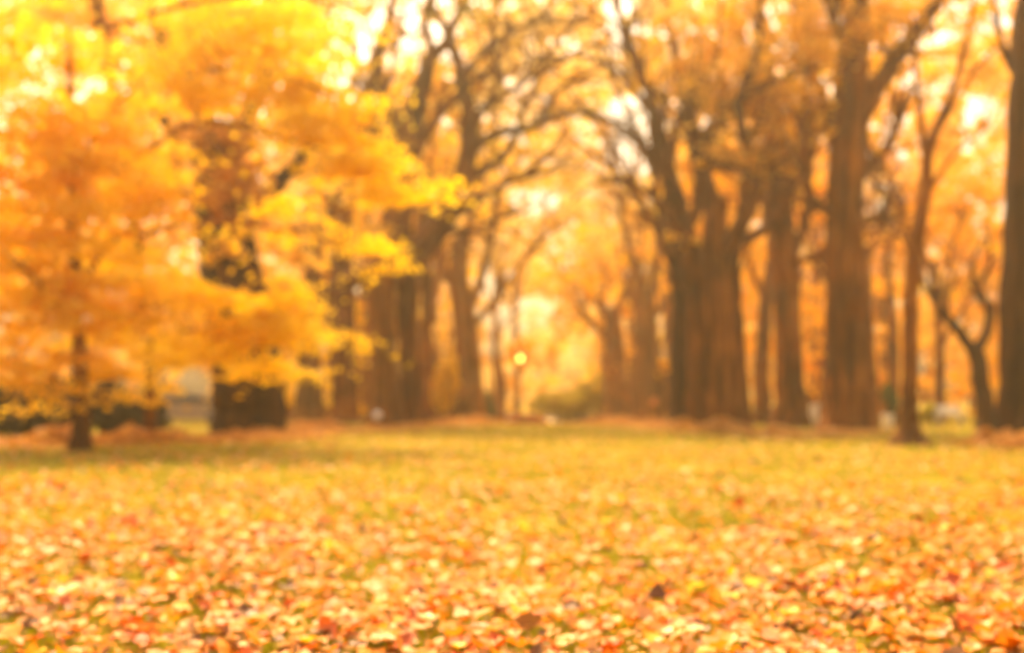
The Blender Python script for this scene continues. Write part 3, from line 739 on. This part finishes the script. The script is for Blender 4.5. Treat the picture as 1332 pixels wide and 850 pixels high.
def leaf_shape():
    """outline of a pointed, toothed leaf, centred, length 1, with a midrib row"""
    L = [(-.5, 0), (-.30, .20), (-.18, .19), (0, .34), (.10, .26), (.26, .20), (.5, 0)]
    top = L[1:-1]
    rib = [(-.30, 0), (-.18, 0), (0, 0), (.10, 0), (.26, 0)]
    V = [L[0]] + top + [L[-1]] + [(x, -y) for x, y in top] + rib
    V = np.array(V)
    F = []
    T = [1, 2, 3, 4, 5]; B = [7, 8, 9, 10, 11]; Cn = [12, 13, 14, 15, 16]
    F += [[0, Cn[0], T[0]], [0, B[0], Cn[0]], [6, T[4], Cn[4]], [6, Cn[4], B[4]]]
    for i in range(4):
        F += [[Cn[i], Cn[i + 1], T[i + 1]], [Cn[i], T[i + 1], T[i]], [Cn[i], B[i], B[i + 1]], [Cn[i], B[i + 1], Cn[i + 1]]]
    return V, np.array(F)

def ground_leaves():
    pos = []
    def band(d0, d1, per_m2, zlift):
        area = (d1 ** 2 - d0 ** 2) * .60
        n = int(area * per_m2); D = np.sqrt(rng.uniform(d0 ** 2, d1 ** 2, n)); x = rng.uniform(-.60, .60, n) * D
        return np.stack([x, D, ground_z(x, D) + .012 + rng.random(n) * zlift], 1)
    A = np.concatenate([band(3.2, 6, 330, .09), band(6, 9, 200, .07), band(9, 14, 80, .055), band(14, 22, 26, .05)])
    # thinner patches where the grass shows
    pt = np.sin(A[:, 0] * 1.7 + 2 * np.sin(A[:, 1] * .8)) * np.sin(A[:, 1] * 1.3 + A[:, 0] * .6)
    A = A[rng.random(len(A)) < .80 + .30 * pt]
    n = len(A)
    sh, F0 = leaf_shape(); k = len(sh)
    u, v, w = rand_frames(n, .42)
    s = (.05 + .09 * rng.random(n) ** 1.3)[:, None, None]
    curl = rng.normal(size=n)[:, None] * .9 + .5; fold = rng.uniform(-.1, .6, n)[:, None]
    X = np.broadcast_to(sh[:, 0], (n, k)); Y = np.broadcast_to(sh[:, 1], (n, k)) * rng.uniform(.8, 1.35, n)[:, None]
    Z = curl * X ** 2 * .7 + fold * np.abs(Y) + .04 * np.sin(X * 9 + curl * 5)
    V = A[:, None, :] + s * (X[..., None] * u[:, None] + Y[..., None] * v[:, None] + Z[..., None] * w[:, None])
    zmin = V[..., 2].min(1); g = A[:, 2] - .01
    V[..., 2] += np.maximum(0, g - zmin)[:, None] * .8
    F = (np.arange(n)[:, None, None] * k + F0).reshape(-1, 3)
    # kinds of leaf: redder nearer the camera and towards the edges, yellow under the open middle
    red = np.clip(1.5 - A[:, 1] / 9.0, 0, 1) * .6 + np.clip(np.abs(A[:, 0] / A[:, 1] + .03) / .47, 0, 1) ** 2 * .75
    patch = .5 + .5 * np.sin(A[:, 0] * 2.9 + A[:, 1]) * np.sin(A[:, 1] * 2.3 - A[:, 0] * .7)
    red = red * (.6 + .8 * patch)
    P_ = np.stack([.26 - .12 * red, .32 + 0 * red, .22 + .28 * red, .05 + .22 * red, .07 - .05 * red.clip(0, 1), .07 + .10 * red], 1).clip(.01)
    P_ /= P_.sum(1)[:, None]
    kind = (rng.random(n)[:, None] > P_.cumsum(1)).sum(1).clip(0, 5)
    mi = np.repeat(kind, len(F0))
    o = link('fallen_leaves', new_mesh('fallen_leaves', V.reshape(-1, 3), F, LM, mi))
    tag(o, 'thick carpet of cream, orange and red fallen leaves over the near lawn', 'fallen leaves', kind='stuff')
    # small far ones, simpler outline
    Bp = np.concatenate([band(21, 32, 11, .05), band(32, 50, 5, .05)])
    V, F = tree_leaves(Bp, .10, tilt=.5)
    mi = np.repeat(rng.choice(6, len(Bp), p=[.34, .28, .12, .04, .20, .02]), 2)
    o = link('scattered_leaves', new_mesh('scattered_leaves', V, F, LM, mi))
    tag(o, 'sparser pale leaves scattered on the far lawn', 'fallen leaves', kind='stuff')
ground_leaves()

def single_leaf(px, py, size, mat, label, rz):
    D = FPX * CAM_H / (py - HOR); x = (px - CX) / FPX * D
    sh, F0 = leaf_shape()
    V = np.stack([sh[:, 0], sh[:, 1] * 1.5, .25 * sh[:, 0] ** 2 + .3 * np.abs(sh[:, 1])], 1) * size
    o = link('fallen_leaf', new_mesh('fallen_leaf', V, F0, [mat]), None, (x, D, float(ground_z(x, D)) + .085))
    o.rotation_euler = (R(14), R(6), rz)
    st = MB(); st.tube([(-.5 * size, 0, .06 * size), (-.75 * size, .03 * size, .02 * size), (-.95 * size, .08 * size, .03 * size)], [.002, .0018, .0015], 6)
    st.build('stalk', mat, o)
    tag(o, label, 'leaf')
single_leaf(985, 783, .19, LM[4], 'large bright yellow leaf lying on top of the litter in the right foreground', .4)
single_leaf(105, 714, .19, LM[3], 'dark red leaf lying on the litter at lower left', 1.9)
single_leaf(708, 752, .15, LM[3], 'red-brown leaf lying on the litter right of the middle of the foreground', 2.9)

def twig(px, py, length, rz, label):
    D = FPX * CAM_H / (py - HOR); x = (px - CX) / FPX * D
    m = MB(); m.tube([(-length / 2, 0, 0), (-length * .2, .01, .012), (length * .15, -.008, .008), (length / 2, .012, .02)], [.011, .010, .008, .005], 8)
    m.tube([(length * .1, 0, .01), (length * .25, .05, .03), (length * .34, .09, .03)], [.006, .005, .003], 6)
    o = m.build('twig', M['bark_dark'], None, (x, D, float(ground_z(x, D)) + .085))
    o.rotation_euler = (0, 0, rz)
    tag(o, label, 'twig')
twig(1115, 826, .15, 1.0, 'short black twig among red leaves, upper of the pair at lower right')
twig(1018, 842, .17, .1, 'short black twig lying level near the bottom edge, lower of the pair')

# ------------------------------------------------------------------ small far things
M['white'] = plain('white_paint', (.80, .76, .70), .5)
M['stone'] = plain('white_stone', (.74, .68, .62), .8)
M['steel'] = plain('dark_steel', (.05, .045, .04), .5, .6)
M['rubber'] = plain('rubber', (.02, .02, .02), .8)
M['glass'] = plain('car_glass', (.04, .05, .05), .08, 0, .05)
M['lampglow'] = plain('lamp_glow', (.9, .7, .3), .4, 0, 0, ((1, .68, .2), 4))
M['chrome'] = plain('rim_metal', (.5, .5, .5), .3, .9)

def car(px, D, rz, paint, label, top_lamp=False, length=4.3):
    x = (px - CX) / FPX * D; g = float(ground_z(x, D))
    root = empty('parked_car', (x, D, g), label, 'car', 'cars parked beyond the lawn')
    root.rotation_euler = (0, 0, rz)
    prof = [(-2.15, .35), (-2.15, .80), (-1.95, .92), (-1.35, .98), (-.75, 1.40), (.70, 1.44), (1.45, 1.02), (2.05, .90), (2.15, .62), (2.10, .32), (1.75, .28), (-1.8, .28)]
    k = length / 4.3
    def prism(pr, w, ins, y0=0):
        m = MB(); n = len(pr); V = []
        for yy, sc in ((-w, 1), (w, 1)):
            V += [(a * k, yy * (ins if b > 1.1 else 1), b) for a, b in pr]
        F = [[i, (i + 1) % n, n + (i + 1) % n, n + i] for i in range(n)] + [list(range(n))[::-1], list(range(n, 2 * n))]
        m.add(V, F); return m
    pm = plain('car_paint', paint, .3)
    prism(prof, .86, .80).build('body', pm, root, smooth=False)
    for sgn in (-1, 1):
        m = MB(); y = sgn * .80
        V = [(-1.12 * k, y, 1.02), (1.15 * k, y, 1.04), (.62 * k, y * .90, 1.36), (-.70 * k, y * .90, 1.34)]
        V += [(a, b + sgn * .07 * (1.2 if c < 1.1 else .5), c) for a, b, c in V]
        m.add(V, [[0, 1, 2, 3], [7, 6, 5, 4], [0, 4, 5, 1], [1, 5, 6, 2], [2, 6, 7, 3], [3, 7, 4, 0]])
        m.build('side_window', M['glass'], root, smooth=False)
    for a0, a1, b0, b1, nm in ((.76, 1.40, 1.405, 1.06, 'windscreen'), (-.80, -1.28, 1.37, 1.02, 'rear_window')):
        m = MB(); s = 1 if nm == 'windscreen' else -1
        V = [(a0 * k, -.62, b0), (a0 * k, .62, b0), (a1 * k, .72, b1), (a1 * k, -.72, b1)]
        V += [(a + s * .03, b, c + .025) for a, b, c in V]
        m.add(V, [[0, 1, 2, 3], [7, 6, 5, 4], [0, 4, 5, 1], [1, 5, 6, 2], [2, 6, 7, 3], [3, 7, 4, 0]])
        m.build(nm, M['glass'], root, smooth=False)
    for sx in (-1.3, 1.32):
        for sy in (-1, 1):
            m = MB(); m.tube([(sx * k, sy * .68, .31), (sx * k, sy * .885, .31)], [.31, .31], 20)
            wv = m.build('wheel', M['rubber'], root)
            m = MB(); m.tube([(sx * k, sy * .875, .31), (sx * k, sy * .90, .31)], [.19, .17], 16); m.build('rim', M['chrome'], wv)
    for sy in (-1, 1):
        m = MB(); m.box((2.10 * k, sy * .62, .70), (.12, .34, .16), 0, .03); m.build('headlight', M['lampglow'] if top_lamp else M['chrome'], root)
        m = MB(); m.box((-2.13 * k, sy * .64, .76), (.08, .28, .16), 0, .02); m.build('tail_light', plain('tail_red', (.5, .02, .01), .3), root)
    return root

car(652, 112, .2, (.75, .74, .72), 'white parked car, leftmost in the far row at the end of the avenue')
car(688, 110, -.1, (.52, .05, .03), 'red parked car second from left in the far row at the end of the avenue', True)
car(722, 113, 1.35, (.62, .60, .58), 'pale grey parked car facing the avenue right of the red one')
car(755, 111, .1, (.03, .035, .03), 'dark parked car at the right end of the far row beneath the olive bush')
car(240, 50, .25, (.42, .32, .27), 'dull beige parked car seen between the yellow maple stem and the massive old trunk')
car(128, 52, 1.2, (.70, .68, .66), 'pale parked car glimpsed just right of the slim orange tree', length=4.0)

def street_lamp(px, py, D, label):
    x = (px - CX) / FPX * D; g = float(ground_z(x, D)); zt = CAM_H + (HOR - py) / FPX * D
    root = empty('street_lamp', (x, D, g), label, 'street lamp')
    h = zt - g
    m = MB(); m.tube([(0, 0, -.2), (0, 0, .15), (0, 0, .5), (0, 0, h - .35)], [.16, .15, .07, .05], 12); m.build('post', M['steel'], root)
    a = MB(); a.tube([(0, 0, h - .36), (0, 0, h - .3), (0, 0, h - .22)], [.05, .14, .16], 12); a.build('collar', M['steel'], root)
    g_ = MB(); g_.tube([(0, 0, h - .22), (0, 0, h - .1), (0, 0, h + .05), (0, 0, h + .16)], [.09, .14, .13, .07], 14); g_.build('lantern', M['lampglow'], root)
    c = MB(); c.tube([(0, 0, h + .15), (0, 0, h + .2), (0, 0, h + .3), (0, 0, h + .4)], [.17, .15, .06, .015], 12); c.build('cap', M['steel'], root)
street_lamp(677, 466, 84, 'lamp post with a lit yellow lantern in the middle of the avenue vista')

# small round red sign on a post
x = (851 - CX) / FPX * 60; g = float(ground_z(x, 60))
root = empty('round_sign', (x, 60, g), 'small round orange-red sign on a post in front of the hazy forked elm', 'sign')
m = MB(); m.tube([(0, 0, -.2), (0, 0, 1.3)], [.03, .03], 8); m.build('post', M['steel'], root)
m = MB(); m.tube([(0, -.03, 1.2), (0, -.045, 1.2), (0, -.06, 1.2)], [.22, .23, .22], 24); m.build('disc', plain('sign_red', (.85, .26, .07), .4), root)

# white bench seen at right
D = 50.; x = (1235 - CX) / FPX * D; g = float(ground_z(x, D))
root = empty('bench', (x, D, g), 'white bench on the grass behind the slim red-brown tree', 'bench')
root.rotation_euler = (0, 0, .12)
m = MB()
for k in range(3): m.box((0, -.16 + k * .16, .45), (1.25, .14, .04), 0, .01)
m.build('seat', M['white'], root)
m = MB()
for k in range(3): m.box((0, .27 + k * .02, .58 + k * .13), (1.25, .03, .11), 0, .01)
m.build('backrest', M['white'], root)
for s in (-1, 1):
    m = MB(); m.box((s * .55, 0, .215), (.07, .42, .43), 0, .015); m.build('leg', M['white'], root)
    m = MB(); m.box((s * .55, .245, .42), (.06, .05, .84), 0, .01); m.build('back_post', M['white'], root)

def post(px, D, h, w, label):
    x = (px - CX) / FPX * D; g = float(ground_z(x, D))
    root = empty('marker_post', (x, D, g), label, 'post')
    m = MB(); m.box((0, 0, h / 2 - .1), (w, w, h), 0, .03); m.build('shaft', M['stone'], root)
    m = MB(); m.box((0, 0, h - .08), (w * 1.25, w * 1.25, .08), 0, .02); m.build('cap', M['stone'], root)
post(1059, 48, 1.0, .32, 'whitish stone post between the straight mid-brown trunk and the tallest trunk')
post(1155, 44, .62, .34, 'short whitish stone post below the upright dark green bush')

# pale ball lying in the drift in front of the broad elm
D = 41.; x = (491 - CX) / FPX * D
m = MB()
a = np.linspace(-np.pi / 2, np.pi / 2, 13)
m.tube(np.stack([0 * a, 0 * a, np.sin(a) * .16], 1), np.maximum(np.cos(a) * .16, .002), 24)
o = m.build('ball', plain('white_ball', (.88, .87, .84), .35, 0, .05), None, (x, D, float(P(0, 541, D)[2])))
tag(o, 'small white ball resting on the leaf drift before the broad elm', 'ball')

# ------------------------------------------------------------------ haze
hb = MB(); hb.box((0, 60, 13.5), (320, 300, 33.0))
m, nt, out = nodes('haze')
pv = nt.nodes.new('ShaderNodeVolumePrincipled')
pv.inputs['Color'].default_value = (.96, .86, .62, 1)
pv.inputs['Density'].default_value = .0011
pv.inputs['Anisotropy'].default_value = .45
nt.links.new(pv.outputs[0], out.inputs['Volume'])
o = hb.build('haze', m, smooth=False)
tag(o, 'warm haze softening the far end of the avenue', 'haze', kind='stuff')
